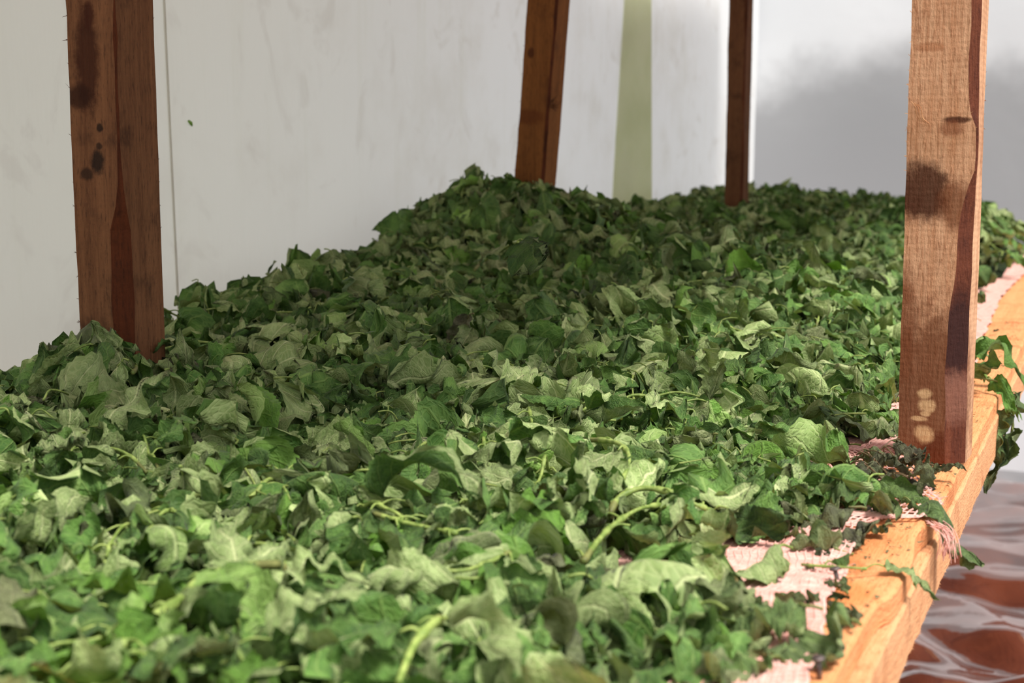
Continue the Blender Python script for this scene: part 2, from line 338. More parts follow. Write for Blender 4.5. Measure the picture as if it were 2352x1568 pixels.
# pale green strip added for a gap onto greenery, and a vertical weld line
foldL = lambda u, z: 0.006 * fA(np.stack([u * 1.6, z * 0.5], -1)) + 0.0018 * fB(np.stack([u * 2, z * 0.25], -1))
def strip(name, y0b, y1b, y0t, y1t, mat, label):
    nz = 24; z = np.linspace(0.02, 1.74, nz); f = (z - 0.79) / 0.42
    a = y0b + (y0t - y0b) * f; b = y1b + (y1t - y1b) * f
    V = []
    for x in (0.0012, 0.0026):
        for s in (0, 1): V += [np.stack([-1 - foldL((a, b)[s] + .8, z) + x, (a, b)[s], z], 1)]
    V = np.stack([V[0], V[1], V[3], V[2]], 1).reshape(-1, 3)
    tag(link(name, mesh_np(name, V, grid_quads(nz, 4, True), mat, False)), label, kind='structure')
strip('trim_1', 2.884, 3.143, 2.955, 3.131, M['strip'], 'added pale yellow-green vertical strip standing for a gap in the sheet wall')
strip('trim_2', 1.347, 1.3495, 1.347, 1.3495, M['wall'], 'thin vertical weld line on the sheet wall')

# ------------------------------------------------------------------ the drying rack
RK = np.array([-0.5, 1.9, 0.0])
rack = empty('drying_rack', RK)
tag(rack, 'rough sawn timber drying rack carrying the heap of wilted leaves', 'rack')
def part(name, mb, mat, parent=None, label=None, smooth=False):
    o = link(name, mb if isinstance(mb, bpy.types.Mesh) else mb.mesh(name, mat, smooth), rack if parent is None else parent)
    o.matrix_parent_inverse.identity()
    if parent is None: o.location = -RK          # meshes are written in room coordinates
    if label: o['label'] = label
    return o
def loft(S, closed_caps=True):
    """S (n, k, 3) cross sections"""
    n, k_, _ = S.shape; V = S.reshape(-1, 3); Q = grid_quads(n, k_, True)
    V = np.vstack([V, S[0].mean(0), S[-1].mean(0)]); j = np.arange(k_); j2 = (j + 1) % k_
    T = np.vstack([np.stack([j2, j, np.full(k_, n * k_)], 1), np.stack([(n - 1) * k_ + j, (n - 1) * k_ + j2, np.full(k_, n * k_ + 1)], 1)])
    return V, Q, T
def post(name, xb, xt, y, dep, wid, z0, z1, zb, zt, mat, barkmat, wane, seed, label):
    """xb/xt: left edge at heights zb/zt; wane(z): width of the bark chamfer on the front right corner"""
    n = 70; z = np.linspace(z0, z1, n); nz = sines(seed, 1, 5, 30, 140); nz2 = sines(seed + 1, 1, 4, 8, 30)
    j = lambda k: 0.00035 * nz(z[:, None] + k * 3.1) + 0.0005 * nz2(z[:, None] + k * 1.7)
    xl = xb + (xt - xb) * (z - zb) / (zt - zb); xr = xl + wid
    wn = wane(z) + 0.0006 * nz(z[:, None] + 9); wn = np.maximum(wn, 0.0012)
    pts = [(xl + j(0), y + j(1)), (xr - wn + j(2), y + j(3)), (xr - wn * 0.12 + j(4), y + wn * 0.85 + j(5)), (xr + j(6) * .5, y + dep), (xl + j(7), y + dep)]
    S = np.stack([np.stack([a + 0 * z, b + 0 * z, z], 1) for a, b in pts], 1)
    V, Q, T = loft(S)
    k_ = 5; mi = np.zeros(len(Q) + len(T), int); mi[np.flatnonzero(np.arange(len(Q)) % k_ == 1)] = 1
    me = mesh_np(name, V, [Q, T], [mat, barkmat], False, mat_index=mi)
    o = part(name, me, None, label=label)
    # torn splinters along the sawn edges
    r = np.random.default_rng(seed); mb = MB()
    for kx in range(170):
        zz = r.uniform(z0 + .3 * (z1 - z0), z1); e_ = r.choice([0, 0, 1, 3]); i = min(n - 1, int((zz - z0) / (z1 - z0) * n)); b = S[i, e_]
        ln = r.uniform(0.0015, 0.0045) * (2.0 if r.random() < 0.06 else 1); d = np.array([(-1 if e_ == 0 else 1) * r.uniform(.3, 1), -r.uniform(.1, .8), r.uniform(-.8, 1.2)]); d /= np.linalg.norm(d)
        ln *= .65; mb.add([b + [0, 0, .00022], b - [0, 0, .00022], b + d * ln * .6 + [0, 0, .00014], b + d * ln + [0, 0, r.uniform(-.0006, .0004)]], T=[(0, 1, 2), (1, 3, 2)])
    s_ = part('splinters', mb, M['splinter'] if 'near' in mat.name else M['splinter_dark'], parent=o)
    s_['kind'] = 'stuff'
    return o
g = lambda z, c, s_: np.exp(-((z - c) / s_) ** 2)
p_near = post('post', -0.1465, -0.148, 1.075, 0.046, 0.049, SH + 0.001, 1.36, 0.65, 0.99, M['post_near'], M['bark'],
     lambda z: 0.0055 + 0.0105 * (1 / (1 + np.exp((z - 0.80) / 0.02))) + 0.002 * (z > 0.9) * 1.0 - 0.008 * g(z, 0.885, 0.022) + 0.004 * g(z, 0.83, .02), 31, 'pale rough post with dark bark corner, standing on the front rail')
p_left = post('post', -0.8035, -0.8045, 0.95, 0.050, 0.049, 0.02, 1.36, 0.75, 1.0, M['post_left'], M['bark_dark'],
     lambda z: 0.002 + 0.013 / (1 + np.exp((z - 0.83) / 0.008)), 33, 'dark brown post with a bark groove, nearest the sheet wall end')
p_mid = post('post', -0.811, -0.790, 1.9, 0.048, 0.0455, 0.02, 1.36, 0.833, 1.094, M['post_mid'], M['bark_dark'],
     lambda z: 0.004 + 0 * z, 35, 'brown post leaning slightly over the crest of the heap')
p_far = post('post', -0.7495, -0.748, 2.85, 0.048, 0.037, 0.02, 1.36, 0.80, 1.18, M['post_far'], M['bark_dark'],
     lambda z: 0.004 + 0 * z, 37, 'slim brown post near the far end sheet')
# frayed tuft on the middle post, curled fibres on the near post
mb = MB(); r = np.random.default_rng(3)
for k in range(16):
    b = np.array([-0.756, 1.902 + r.uniform(0, .01), 0.948 + r.uniform(-.006, .006)]); d = np.array([r.uniform(.3, 1), -r.uniform(.0, .5), r.uniform(-.7, .9)])
    P = spline([b, b + d * .008, b + d * .014 + [0, 0, r.uniform(-.004, .004)]], 5); mb.add(*tube(P, np.linspace(.0005, .0002, 5), 3))
part('frayed_fibres', mb, M['splinter_dark'], parent=p_mid)['kind'] = 'stuff'
mb = MB()
for k in range(3):
    b = np.array([-0.1455 + k * .0022, 1.0742, 0.9165 - k * .001]); P = spline([b, b + [.003, -.003, -.003], b + [.0045, -.0025, -.010], b + [.007 + .001 * k, -.002, -.014]], 9); mb.add(*tube(P, .0003, 4))
part('frayed_fibres', mb, M['splinter'], parent=p_near)['kind'] = 'stuff'

# front rail: a thick top board with a waney outer edge and a facing board beside it
n = 260; yy = np.linspace(0.15, 3.72, n); e1, e2, e3 = sines(41, 1, 6, 20, 90), sines(42, 1, 5, 60, 260), sines(43, 1, 4, 5, 16)
ns = lambda f, k: f(yy[:, None] + k)
dent = 0.0055 * g(yy, 0.875, 0.035) + 0.0065 / (1 + np.exp(np.clip((yy - 0.735) / 0.004, -50, 50))) + 0.003 * g(yy, 1.8, .3)
xo = -0.1005 - dent + 0.0003 * ns(e1, 0) + 0.0005 * ns(e3, 0)
S = np.stack([np.stack([np.full(n, -0.172), yy, np.full(n, 0.6495)], 1), np.stack([xo - .002, yy, 0.650 + 0.0003 * ns(e1, 2)], 1), np.stack([xo, yy, 0.6478 + 0.0003 * ns(e1, 5)], 1),
              np.stack([xo + 0.0001 * ns(e2, 6), yy, np.full(n, 0.6352)], 1), np.stack([np.full(n, -0.1132), yy, np.full(n, 0.6350)], 1), np.stack([np.full(n, -0.1132), yy, np.full(n, 0.600)], 1), np.stack([np.full(n, -0.172), yy, np.full(n, 0.600)], 1)], 1)
mb = MB(); mb.add(*loft(S)); rail = part('front_rail', mb, M['rail'], label='orange-brown top board strewn with crumbs')
xf = -0.0985 + 0.0003 * ns(e1, 7) + 0.0001 * ns(e2, 3); tp = 0.6346 + 0.0002 * ns(e1, 9)
S = np.stack([np.stack([np.full(n, -0.1125), yy, tp], 1), np.stack([xf - .0015, yy, tp], 1), np.stack([xf + .0001 * ns(e2, 1), yy, tp - .002], 1), np.stack([xf + .0001 * ns(e2, 5), yy, np.full(n, 0.620)], 1),
              np.stack([xf + .0002 * ns(e2, 8), yy, 0.5985 + .0005 * ns(e1, 4)], 1), np.stack([np.full(n, -0.1125), yy, np.full(n, 0.5985)], 1)], 1)
mb = MB(); mb.add(*loft(S)); facing = part('facing_board', mb, M['facing'], label='pale fuzzy outer board of the rail')
mb = MB(); r = np.random.default_rng(5)
for k in range(2200):
    y = 0.45 + 1.5 * r.random() ** 1.4; f_ = (y - .15) / 3.57 * (n - 1); i = int(f_); c_ = r.choice([2, 4, 4, 3]); b = S[i, c_] * (1 - f_ + i) + S[i + 1, c_] * (f_ - i)
    ln = r.uniform(.0005, .0019) * (2 if r.random() < .03 else 1); d = np.array([r.uniform(.3, 1), r.uniform(-1, .3), r.uniform(-.7, .5)]); d /= np.linalg.norm(d)
    mb.add([b + [0, .00022, 0], b - [0, .00022, 0], b + d * ln], T=[(0, 1, 2)])
part('splinters', mb, M['splinter'], parent=facing)['kind'] = 'stuff'
def box_mesh(name, x0, x1, y0, y1, z0, z1, mat, seed, axis='y', amp=0.0006):
    n = 50; f = sines(seed, 1, 5, 10, 60)
    if axis == 'y':
        t = np.linspace(y0, y1, n); j = lambda k: amp * f(t[:, None] + k)
        S = np.stack([np.stack([x0 + j(0), t, z1 + j(1) * .5], 1), np.stack([x1 + j(2), t, z1 + j(3) * .5], 1), np.stack([x1 + j(2), t, np.full(n, z0)], 1), np.stack([x0 + j(0), t, np.full(n, z0)], 1)], 1)
    else:
        t = np.linspace(x0, x1, n); j = lambda k: amp * f(t[:, None] + k)
        S = np.stack([np.stack([t, y0 + j(0), z1 + j(1) * .5], 1), np.stack([t, y0 + j(0), np.full(n, z0)], 1), np.stack([t, y1 + j(2), np.full(n, z0)], 1), np.stack([t, y1 + j(2), z1 + j(3) * .5], 1)], 1)
    mb = MB(); mb.add(*loft(S)); return mb.mesh(name, mat, False)
for i in range(7):                                        # shelf planks under the netting
    x0 = -0.925 + i * 0.1075
    part('shelf_plank', box_mesh('shelf_plank', x0, x0 + 0.101, 0.18, 3.70, 0.628, 0.6455, M['plank'], 60 + i), None)
for y in (0.9, 1.85, 2.8, 3.6):
    part('cross_bearer', box_mesh('cross_bearer', -0.925, -0.1135, y - .15, y - .10, 0.578, 0.6275, M['plank'], 70, 'x'), None)
for i in range(6):                                        # the tier above, which shades the heap
    x0 = -0.925 + i * 0.14
    part('upper_plank', box_mesh('upper_plank', x0, x0 + 0.13, 0.64, 3.70, 1.361, 1.38, M['plank'], 80 + i), None)
# bent nails left standing in the rail
def nail(px, py, tilt, ln, name='nail'):
    b = at(px, py, SH); t = np.array(tilt, float); t /= np.linalg.norm(t); mb = MB()
    mb.add(*tube([b - t * .002, b + t * ln * .5, b + t * ln], .0013, 8)); mb.add(*tube([b + t * ln, b + t * (ln + .0006), b + t * (ln + .0012)], [.0028, .0031, .0026], 10))
    part(name, mb, M['nail'], label=None, smooth=True)
nail(1927, 1347, (-.25, -.05, 1), .0095); nail(2012, 1180, (-.5, -.75, .35), .007); nail(1882, 1562, (-.05, -.1, 1), .010)

# ------------------------------------------------------------------ the pink net
def edge_x(y):
    return (np.interp(y, [.4, .616, .67, .764, .87, .888, .90, .935, .965, 1.0, 1.06, 1.10, 1.2, 1.41, 1.8, 2.39, 3.0, 3.7], [-.112, -.115, -.124, -.131, -.136, -.130, -.108, -.0975, -.110, -.118, -.137, -.150, -.135, -.128, -.15, -.172, -.165, -.16])
            + 0.0015 * np.sin(y * 60) + 0.001 * np.sin(y * 141))
nzN = sines(51, 2, 6, 20, 60)
def net_z(x, y):
    z = SH + 0.0016 + 0.0011 * (nzN(np.stack([x, y], -1)) + 1.2)
    z = np.where(x < -.175, z - .003, z)
    z = z + 0.003 * np.exp(-((y - 1.06) / .03) ** 2 - ((x + .135) / .012) ** 2)
    return z - np.maximum(0, x + 0.099) * 1.5
def build_net():
    net = empty('net', (-0.3, 1.5, SH))
    tag(net, 'pink loose-woven net spread under the leaves, frayed along the board', 'net')
    mb = MB(); r = np.random.default_rng(9)
    def ribbon(P, wd, hgt):
        T = np.gradient(P, axis=0); T /= np.linalg.norm(T, axis=1)[:, None] + 1e-9; side = np.cross(T, [0, 0, 1.]); n_ = len(P)
        V = np.stack([P - side * wd * .5, P + [0, 0, hgt], P + side * wd * .5], 1).reshape(-1, 3); mb.add(V, grid_quads(n_, 3))
    for k in range(430):                                   # weft, across the shelf
        y0 = 0.46 + k * 0.0023
        sp = 1.0 + 0.55 * math.exp(-((y0 - .93) / .07) ** 2)
        open_ = .875 < y0 < 1.10
        y0 = 0.46 + k * 0.0023 + 0.003 * math.sin(k * .03)
        if open_ and k % 3: continue
        xe = float(edge_x(np.array(y0))); x = np.linspace(-0.40, xe, 90)
        y = y0 + 0.0014 * nzN(np.stack([x * .6, np.full_like(x, y0)], -1)) + 0.0004 * np.sin(x * 2 * np.pi / .0045 + (k % 2) * np.pi) + .006 * np.exp(-((x - xe) / .03) ** 2) * (1 if sp > 1.2 else 0)
        ribbon(np.stack([x, y, net_z(x, y) + .0003], 1), 0.0017, 0.0005)
    for k in range(62):                                    # warp, along the shelf
        off = 0.0006 + k * 0.0045; y = np.linspace(0.46, 1.46, 260)
        x = edge_x(y) - off * (1 if k < 3 else 1) + .0005 * np.sin(y * 300 + k)
        ribbon(np.stack([x, y, net_z(x, y) + .0008], 1), 0.0013 if k else .0022, 0.0008)
    for k in range(260):                                   # frayed ends
        y = r.choice([r.uniform(.5, 1.4), r.normal(1.075, .02), r.normal(.93, .02), r.normal(.88, .012)]); x = float(edge_x(np.array(y))); b = np.array([x - .001, y, float(net_z(np.array(x), np.array(y)))])
        d = np.array([r.uniform(.2, 1), r.uniform(-.8, .8), r.uniform(0, .7)]) * r.uniform(.002, .006)
        mb.add(*tube(spline([b, b + d * .5 + [0, 0, .001], b + d], 4), .00018, 3, False))
    o = link('threads', mb.mesh('threads', M['net']), net); o['kind'] = 'stuff'; o.location = (0.3, -1.5, -SH)
    # hanging frayed tongue over the board
    mb = MB()
    for k in range(26):
        b = np.array([-.101 + r.normal(0, .002), .905 + r.normal(0, .010), .6515]); e_ = np.array([-.088 + r.normal(0, .0035), .885 + r.normal(0, .006), .634 + r.normal(0, .0025)])
        mb.add(*tube(spline([b, (b + e_) / 2 + [.004, r.normal(0, .003), .003], e_], 7), .0003, 4))
    o = link('frayed_corner', mb.mesh('frayed_corner', M['net']), net); o['kind'] = 'stuff'; o.location = (0.3, -1.5, -SH)
    # the far stretch, where the weave is too fine to tell apart
    ny, nx = 160, 14; y = np.linspace(1.40, 3.68, ny); u = np.linspace(0, 1, nx); Y, U = np.meshgrid(y, u, indexing='ij'); X = -0.42 + U * (edge_x(Y) + 0.42)
    V = np.stack([X, Y, net_z(X, Y)], -1).reshape(-1, 3)
    o = link('far_stretch', mesh_np('far_stretch', V, grid_quads(ny, nx), M['net']), net); o.location = (0.3, -1.5, -SH)
build_net()

# ------------------------------------------------------------------ the heap
_lump, _lump2 = sines(61, 2, 6, 9, 22), sines(62, 2, 6, 25, 50)
def heap(x, y):
    x = np.asarray(x, float); y = np.asarray(y, float)
    H = np.interp(y, [.3, .7, .85, .95, 1.08, 1.2, 1.44, 1.62, 1.78, 1.9, 2.03, 2.19, 2.5, 2.8, 3.7], [.016, .016, .020, .028, .036, .042, .055, .080, .124, .126, .100, .078, .062, .100, .112])
    G = np.interp(x, [-.96, -.86, -.7, -.55, -.4, -.3, -.22, -.17, -.12], [.86, 1, .95, .70, .44, .30, .17, .06, 0])
    h = H * G + 0.055 * np.exp(-((x + .32) / .15) ** 2 - ((y - 3.2) / .5) ** 2) + 0.040 * np.exp(-((x + .80) / .10) ** 2 - ((y - 1.86) / .10) ** 2)
    h = h * (1 - .85 * np.exp(-((x + .97) / .11) ** 2) / (1 + np.exp(np.clip((y - 1.22) / .05, -40, 40)))) + .028 * np.exp(-((x + .755) / .07) ** 2 - ((y - .90) / .06) ** 2)
    P = np.stack([x, y], -1); amp = np.clip(h / .05, .15, 1.3)
    return SH + np.maximum(h + amp * (0.007 * _lump(P) + 0.003 * _lump2(P)), 0.0)

def leaf_geo(sp, n, m):
    """local leaf blade: x along the midrib, y across, z up; returns grid (n+1, 2m+1, 3), s, t"""
    L, wr = sp['L'], sp['wr']; s = np.linspace(0, 1, n + 1)
    wdt = L * wr * np.sin(np.pi * np.clip(s, 0, 1) ** 0.60) ** 0.82 * (1 - 0.35 * s ** 3); wdt[0] = L * wr * 0.05; wdt[-1] = L * 0.004
    th = sp['b0'] + sp['b1'] * (s - .5) + sp['b2'] * np.sin(2 * np.pi * s * sp['bf'] + sp['bp'])
    ds = L / n; mx = np.concatenate([[0], np.cumsum(np.cos(th[:-1]) * ds)]); mz = np.concatenate([[0], np.cumsum(np.sin(th[:-1]) * ds)])
    my = sp['lat'] * L * s ** 2
    N = np.stack([-np.sin(th), 0 * th, np.cos(th)], 1); B = np.tile([0, 1., 0], (n + 1, 1)); tw = (sp['tw'] * (s - .3))[:, None]
    N2 = np.cos(tw) * N - np.sin(tw) * B; B2 = np.cos(tw) * B + np.sin(tw) * N
    mid = np.stack([mx, my, mz], 1)
    G = np.zeros((n + 1, 2 * m + 1, 3)); G[:, m] = mid
    tooth = np.where(np.arange(n + 1) % 2 == 1, 1.12, 0.70 if n > 30 else 0.88); tooth[0] = tooth[-1] = 1
    for sd in (-1, 1):
        cu, fo = (sp['cuL'], sp['foL']) if sd < 0 else (sp['cuR'], sp['foR'])
        y = np.zeros(n + 1); z = np.zeros(n + 1)
        for j in range(1, m + 1):
            tt = (j - .5) / m; ph = fo + cu * tt ** 1.4 + sp['rip'] * tt * np.sin(2 * np.pi * s * sp['rf'] + sp['rp'] + sd)
            du = wdt / m * (tooth if j == m else 1.0); y = y + du * np.cos(ph); z = z + du * np.sin(ph)
            G[:, m + sd * j] = mid + sd * y[:, None] * B2 + z[:, None] * N2
    t = np.linspace(-1, 1, 2 * m + 1); SS, TT = np.meshgrid(s, t, indexing='ij'); Q = np.stack([SS * 2.2, TT], -1)
    K, p = sp['K'], sp['p']
    cr = np.sin(Q @ K[:5].T * 2.2 + p[:5]).sum(-1) * .42 ; cr2 = np.sin(Q @ K[5:].T * 6.5 + p[5:]).sum(-1) * .35
    quilt = np.abs(np.sin(np.pi * (SS * 7 - np.abs(TT) * 1.7 + 0.5))) * (np.abs(TT) * (1 - .5 * np.abs(TT)) * 1.6)
    D = L * (sp['cr'] * (cr * .055 + cr2 * .030) + .024 * quilt * sp['qu'])
    G = G + D[..., None] * N2[:, None] + (L * sp['cr'] * .018 * cr2)[..., None] * B2[:, None]
    if sp['flip']: G = G * np.array([1, -1, -1.])
    return G, SS, TT
def leaf_spec(r, L=None, dry=0.0, flat=None):
    """the shape and colour of one wilted leaf"""
    k = r.random()
    sp = dict(L=L if L else float(np.clip(r.normal(.067, .015), .03, .096)), wr=r.uniform(.24, .35), b0=0.0, b1=r.normal(0, .9), b2=r.normal(0, .35), bf=r.uniform(.6, 1.6), bp=r.uniform(0, 6.28), lat=r.normal(0, .14), tw=r.normal(0, .6),
              rip=r.uniform(.4, 1.25), rf=r.uniform(1.2, 4.2), rp=r.uniform(0, 6.28), cr=r.uniform(1.0, 2.4), qu=r.uniform(.9, 2.2), K=r.normal(size=(10, 2)), p=r.uniform(0, 6.28, 10))
    form = 'flat' if k < .14 else 'folded' if k < .42 else 'rolled' if k < .76 else 'drooping'
    if flat: form = flat
    f = {'flat': (r.normal(0, .25), r.normal(0, .4)), 'folded': (r.choice([-1, 1]) * r.uniform(.5, 1.1), r.normal(0, .5)), 'rolled': (r.normal(0, .3), r.choice([-1, 1]) * r.uniform(1.3, 3.0)), 'drooping': (r.normal(-.3, .3), r.normal(-.4, .5))}[form]
    sp['foL'], sp['foR'] = f[0] + r.normal(0, .12), f[0] + r.normal(0, .12); sp['cuL'], sp['cuR'] = f[1] + r.normal(0, .35), f[1] * (1 if r.random() < .7 else -.4) + r.normal(0, .35)
    if form == 'drooping': sp['b1'] = -abs(r.normal(1.7, .5))
    sp['flip'] = bool(r.random() < .68); sp['form'] = form
    v = float(np.clip(r.normal(.49, .095), .27, .68)); yl = float(r.random() < .10) * r.uniform(.3, .8); d = dry if dry else (float(r.random() < .028) * r.uniform(.4, .9) + r.uniform(0, .14))
    if dry: sp['cr'] = r.uniform(1.6, 2.6); sp['rip'] = r.uniform(.6, 1.2)
    sp['tint'] = (v, min(d, 1), yl); sp['rnd'] = r.random()
    return sp
def rot(axis, a):
    axis = np.asarray(axis, float) / np.linalg.norm(axis); K = np.array([[0, -axis[2], axis[1]], [axis[2], 0, -axis[0]], [-axis[1], axis[0], 0]])
    return np.eye(3) + math.sin(a) * K + (1 - math.cos(a)) * K @ K
def place(sp, x, y, yaw, tx, ty, off, base=False, rest=True):
    sp.update(x=x, y=y, yaw=yaw, tx=tx, ty=ty, off=off, base=base, rest=rest); return sp
def leaf_world(sp, n, m):
    G, SS, TT = leaf_geo(sp, n, m)
    G = G - (0 if sp['base'] else np.array([sp['L'] * .5, 0, 0]))
    Rm = rot((0, 0, 1), sp['yaw']) @ rot((0, 1, 0), sp['ty']) @ rot((1, 0, 0), sp['tx'])
    W = G @ Rm.T
    if sp['rest']:
        x = np.maximum(W[..., 0] + sp['x'], -.966); y = W[..., 1] + sp['y']; zl = W[..., 2]
        cen = zl[::max(1, n // 4)].mean() if not sp['base'] else 0
        fl = heap(x, y)
        z = fl + sp['off'] + (zl - cen)
        z = np.where(x > -.098, np.minimum(z, z - (x + .098) * 1.2), z)     # droops past the board's edge
        lo = np.where(x > -.096, -9.0, np.maximum(SH + .0022, fl - .02)); z = np.maximum(z, lo + .0008 * (1 + np.sin(40 * SS)))
        return np.stack([x, y, z], -1), SS, TT
    return W + np.array([sp['x'], sp['y'], sp['z']]), SS, TT
def leaf_attrs(sp, SS, TT):
    a = np.stack([SS, TT * .5 + .5, np.full_like(SS, sp['rnd']), np.ones_like(SS)], -1).reshape(-1, 4)
    return a, np.tile([*sp['tint'], 1.0], (len(a), 1))
def stalk_path(sp, W, m, ln):
    b = W[0, m]; d = W[0, m] - W[2, m]; d = d / (np.linalg.norm(d) + 1e-9); r = np.random.default_rng(int(sp['rnd'] * 1e6))
    d = d * [1, 1, .25]; q = b + d * ln * .5 + r.normal(0, ln * .10, 3) * [1, 1, .3]; e_ = b + d * ln + r.normal(0, ln * .2, 3) * [1, 1, .3] - [0, 0, ln * .15]
    for v in (q, e_): v[2] = max(v[2], float(heap(v[0], v[1])) + .001)
    return spline([W[min(3, len(W) - 1), m] + [0, 0, .0004], b, q, e_], 7)

def on_heap(pts, lift):
    """points measured along a stem in the photograph -> points lying on the heap's surface"""
    out = []
    for k, (px_, py_) in enumerate(pts):
        lf = lift[k] if isinstance(lift, (list, tuple)) else lift; z = SH + .02
        for _ in range(25):
            q = at(px_, py_, z); z = .5 * z + .5 * (float(heap(q[0], q[1])) + lf)
        out.append(at(px_, py_, z))
    return out
HERO = [([(640, 1296), (560, 1300), (475, 1322), (400, 1385), (350, 1420), (300, 1470), (190, 1525)], [.030, .034, .034, .032, .030, .028, .024]),
        ([(1012, 1422), (985, 1440), (955, 1475), (935, 1515), (915, 1568)], [.030, .034, .032, .030, .026]),
        ([(1350, 1010), (1395, 1012), (1430, 1025), (1444, 1060), (1432, 1095), (1380, 1130), (1310, 1175)], [.030, .036, .040, .038, .032, .026, .020]),
        ([(1400, 1180), (1420, 1145), (1470, 1122), (1530, 1128), (1600, 1160), (1650, 1180)], [.018, .024, .029, .029, .023, .014]),
        ([(1340, 1290), (1375, 1240), (1430, 1190), (1480, 1165), (1520, 1160)], [.018, .022, .024, .024, .022]),
        ([(860, 1180), (930, 1200), (1000, 1215), (1050, 1225)], .025), ([(1170, 1180), (1200, 1195), (1260, 1225)], .020),
        ([(330, 692), (365, 700), (400, 722), (440, 740)], [.060, .055, .034, .02]), ([(1600, 740), (1650, 745), (1700, 760), (1790, 775)], .028),
        ([(1090, 620), (1110, 600), (1150, 575), (1190, 555)], .034), ([(1170, 1270), (1120, 1292), (1060, 1310), (1010, 1312)], .024), ([(305, 855), (380, 800), (450, 785), (540, 800)], .030)]
HERO = [on_heap(*h_) for h_ in HERO]
keep_clear = [q for h_ in HERO for q in spline(h_, 12)]
specs = []
def density(x, y):
    e_ = float(edge_x(np.array(y))) - 0.036 - 0.035 * max(0, 1 - abs(y - .72) / .07) + .03 * math.sin(y * 23) - .01
    if y > 1.15: e_ += .022 if y < 1.55 else -.012
    return e_
r = np.random.default_rng(17)
def visible_zone(x, y, mx=520, my=620):
    px_, py_, d = proj(np.array([x, y, SH + .03])); return d > .3 and -mx < px_ < 2352 + mx and py_ < 1568 + my
for layer in range(4):
    cell = (.025, .0235, .026, .032)[layer]
    for ix in range(int(.80 / cell)):
        for iy in range(int(3.2 / cell)):
            x = -.925 + (ix + r.random()) * cell; y = .42 + (iy + r.random()) * cell
            if not visible_zone(x, y) or x > density(x, y) - abs(r.normal(0, .012)) - .006 * layer: continue
            thin = x > density(x, y) - .05
            if thin and r.random() < .35: continue
            if y > 1.6 and r.random() < .2: continue
            sp = leaf_spec(r); edge = np.clip((x + .36) / .15, 0, 1)
            if edge > 0: sp['cr'] *= 1 + .6 * edge; sp['qu'] *= 1 + .4 * edge; sp['flip'] = sp['flip'] or r.random() < .4 * edge; sp['L'] *= 1 - .14 * edge; sp['tint'] = (min(.66, sp['tint'][0] * (1 + .12 * edge)), sp['tint'][1] + .10 * edge * r.random(), sp['tint'][2])
            if thin and r.random() < .35: sp = leaf_spec(r, L=r.uniform(.03, .055), dry=r.uniform(.35, .8))
            tl = (.52 - .25 * edge) * (.45 if x < -.78 and y < 1.12 else 1)
            place(sp, x, y, r.uniform(0, 6.28), r.normal(0, tl), r.normal(0, tl), ((layer * .0075 - .006) * (1 - .6 * edge) + r.uniform(0, .006)) * float(np.clip((heap(x, y) - SH) / .03, .25, 1)) + .003 * edge)
            if min([np.hypot(hp[0] - x, hp[1] - y) for hp in keep_clear]) < .022 and layer >= 1: continue
            if (x < -.86 and y < 1.15 and layer > 0) or (x < -.89 and y < 1.1): continue
            sp['layer'] = layer; specs.append(sp)
print('candidate leaves', len(specs))

# --- leafy sprigs: a stem with opposite leaves
sprigs = []
def sprig(path, rad, leaves, label, dry=0.0, yel=0.0, group=None, name='leafy_sprig', rest=True, seed=0, forms=None, val=None):
    r = np.random.default_rng(1000 + seed); P = spline(path, 40); L = len(P); out = []
    T = np.gradient(P, axis=0); T /= np.linalg.norm(T, axis=1)[:, None]
    for (s, side, ln) in leaves:
        i = int(s * (L - 1)); yaw = math.atan2(T[i, 1], T[i, 0]) + side * r.uniform(.5, 1.25); pl = r.uniform(.006, .018)
        b = P[i] + np.array([math.cos(yaw), math.sin(yaw), r.uniform(-.1, .25)]) * pl
        sp = leaf_spec(r, L=ln, dry=dry * r.uniform(.7, 1.1) if dry else 0, flat=(forms[len(out) % len(forms)] if forms else None))
        if yel: sp['tint'] = (sp['tint'][0], sp['tint'][1], yel * r.uniform(.6, 1.1))
        if val: sp['tint'] = (val, *sp['tint'][1:])
        if val and val > .55: sp['flip'] = True
        place(sp, b[0], b[1], yaw, r.normal(0, .4), r.normal(.1, .25), 0, base=True, rest=rest)
        sp['off'] = max(.003, b[2] - float(heap(b[0], b[1]))) if rest else 0; sp['z'] = b[2]
        if not rest: sp['ty'] = r.uniform(.5, 1.2); sp['b1'] = -abs(r.normal(.6, .4))
        out.append((sp, [P[i], (P[i] + b) / 2 + [0, 0, .002], b]))
    sprigs.append(dict(P=P, rad=rad, leaves=out, label=label, dry=dry, group=group, name=name, seed=seed, val=val))
sprig(HERO[0], .0022,
      [(.34, -1, .055), (.34, 1, .060), (.60, 1, .062), (.60, -1, .066), (.62, 1, .058), (.8, -1, .06), (.85, 1, .055), (1, .3, .05)], 'thick pale forked stem with bright green leaves at the front of the heap', yel=.8, seed=1, forms=['flat', 'folded', 'drooping'], val=.5)
sprig(HERO[1], .0021, [(.1, 1, .05), (.1, -1, .045), (.45, -1, .045)], 'thick curved pale stem at the very front, broken end uppermost', seed=2, val=.58)
sprig(HERO[2], .0017, [(.15, 1, .045), (.72, -1, .06), (.85, 1, .06), (.95, .2, .062), (.45, -1, .05)], 'pale stem bent over in a hairpin above a large pale leaf', seed=3)
sprig(HERO[3], .0019, [(.1, 1, .06), (.25, 1, .055), (.5, -1, .06), (.8, 1, .06), (.9, -1, .05), (.55, 1, .05)], 'arched pale stem with drooping wilted leaves before the netting', seed=4, forms=['drooping', 'rolled'])
sprig(HERO[4], .0017, [(.05, 1, .06), (.4, -1, .06), (.6, 1, .055), (.95, .3, .05)], 'stem with rolled pale leaves under the arched stem', seed=5, forms=['rolled', 'flat'])
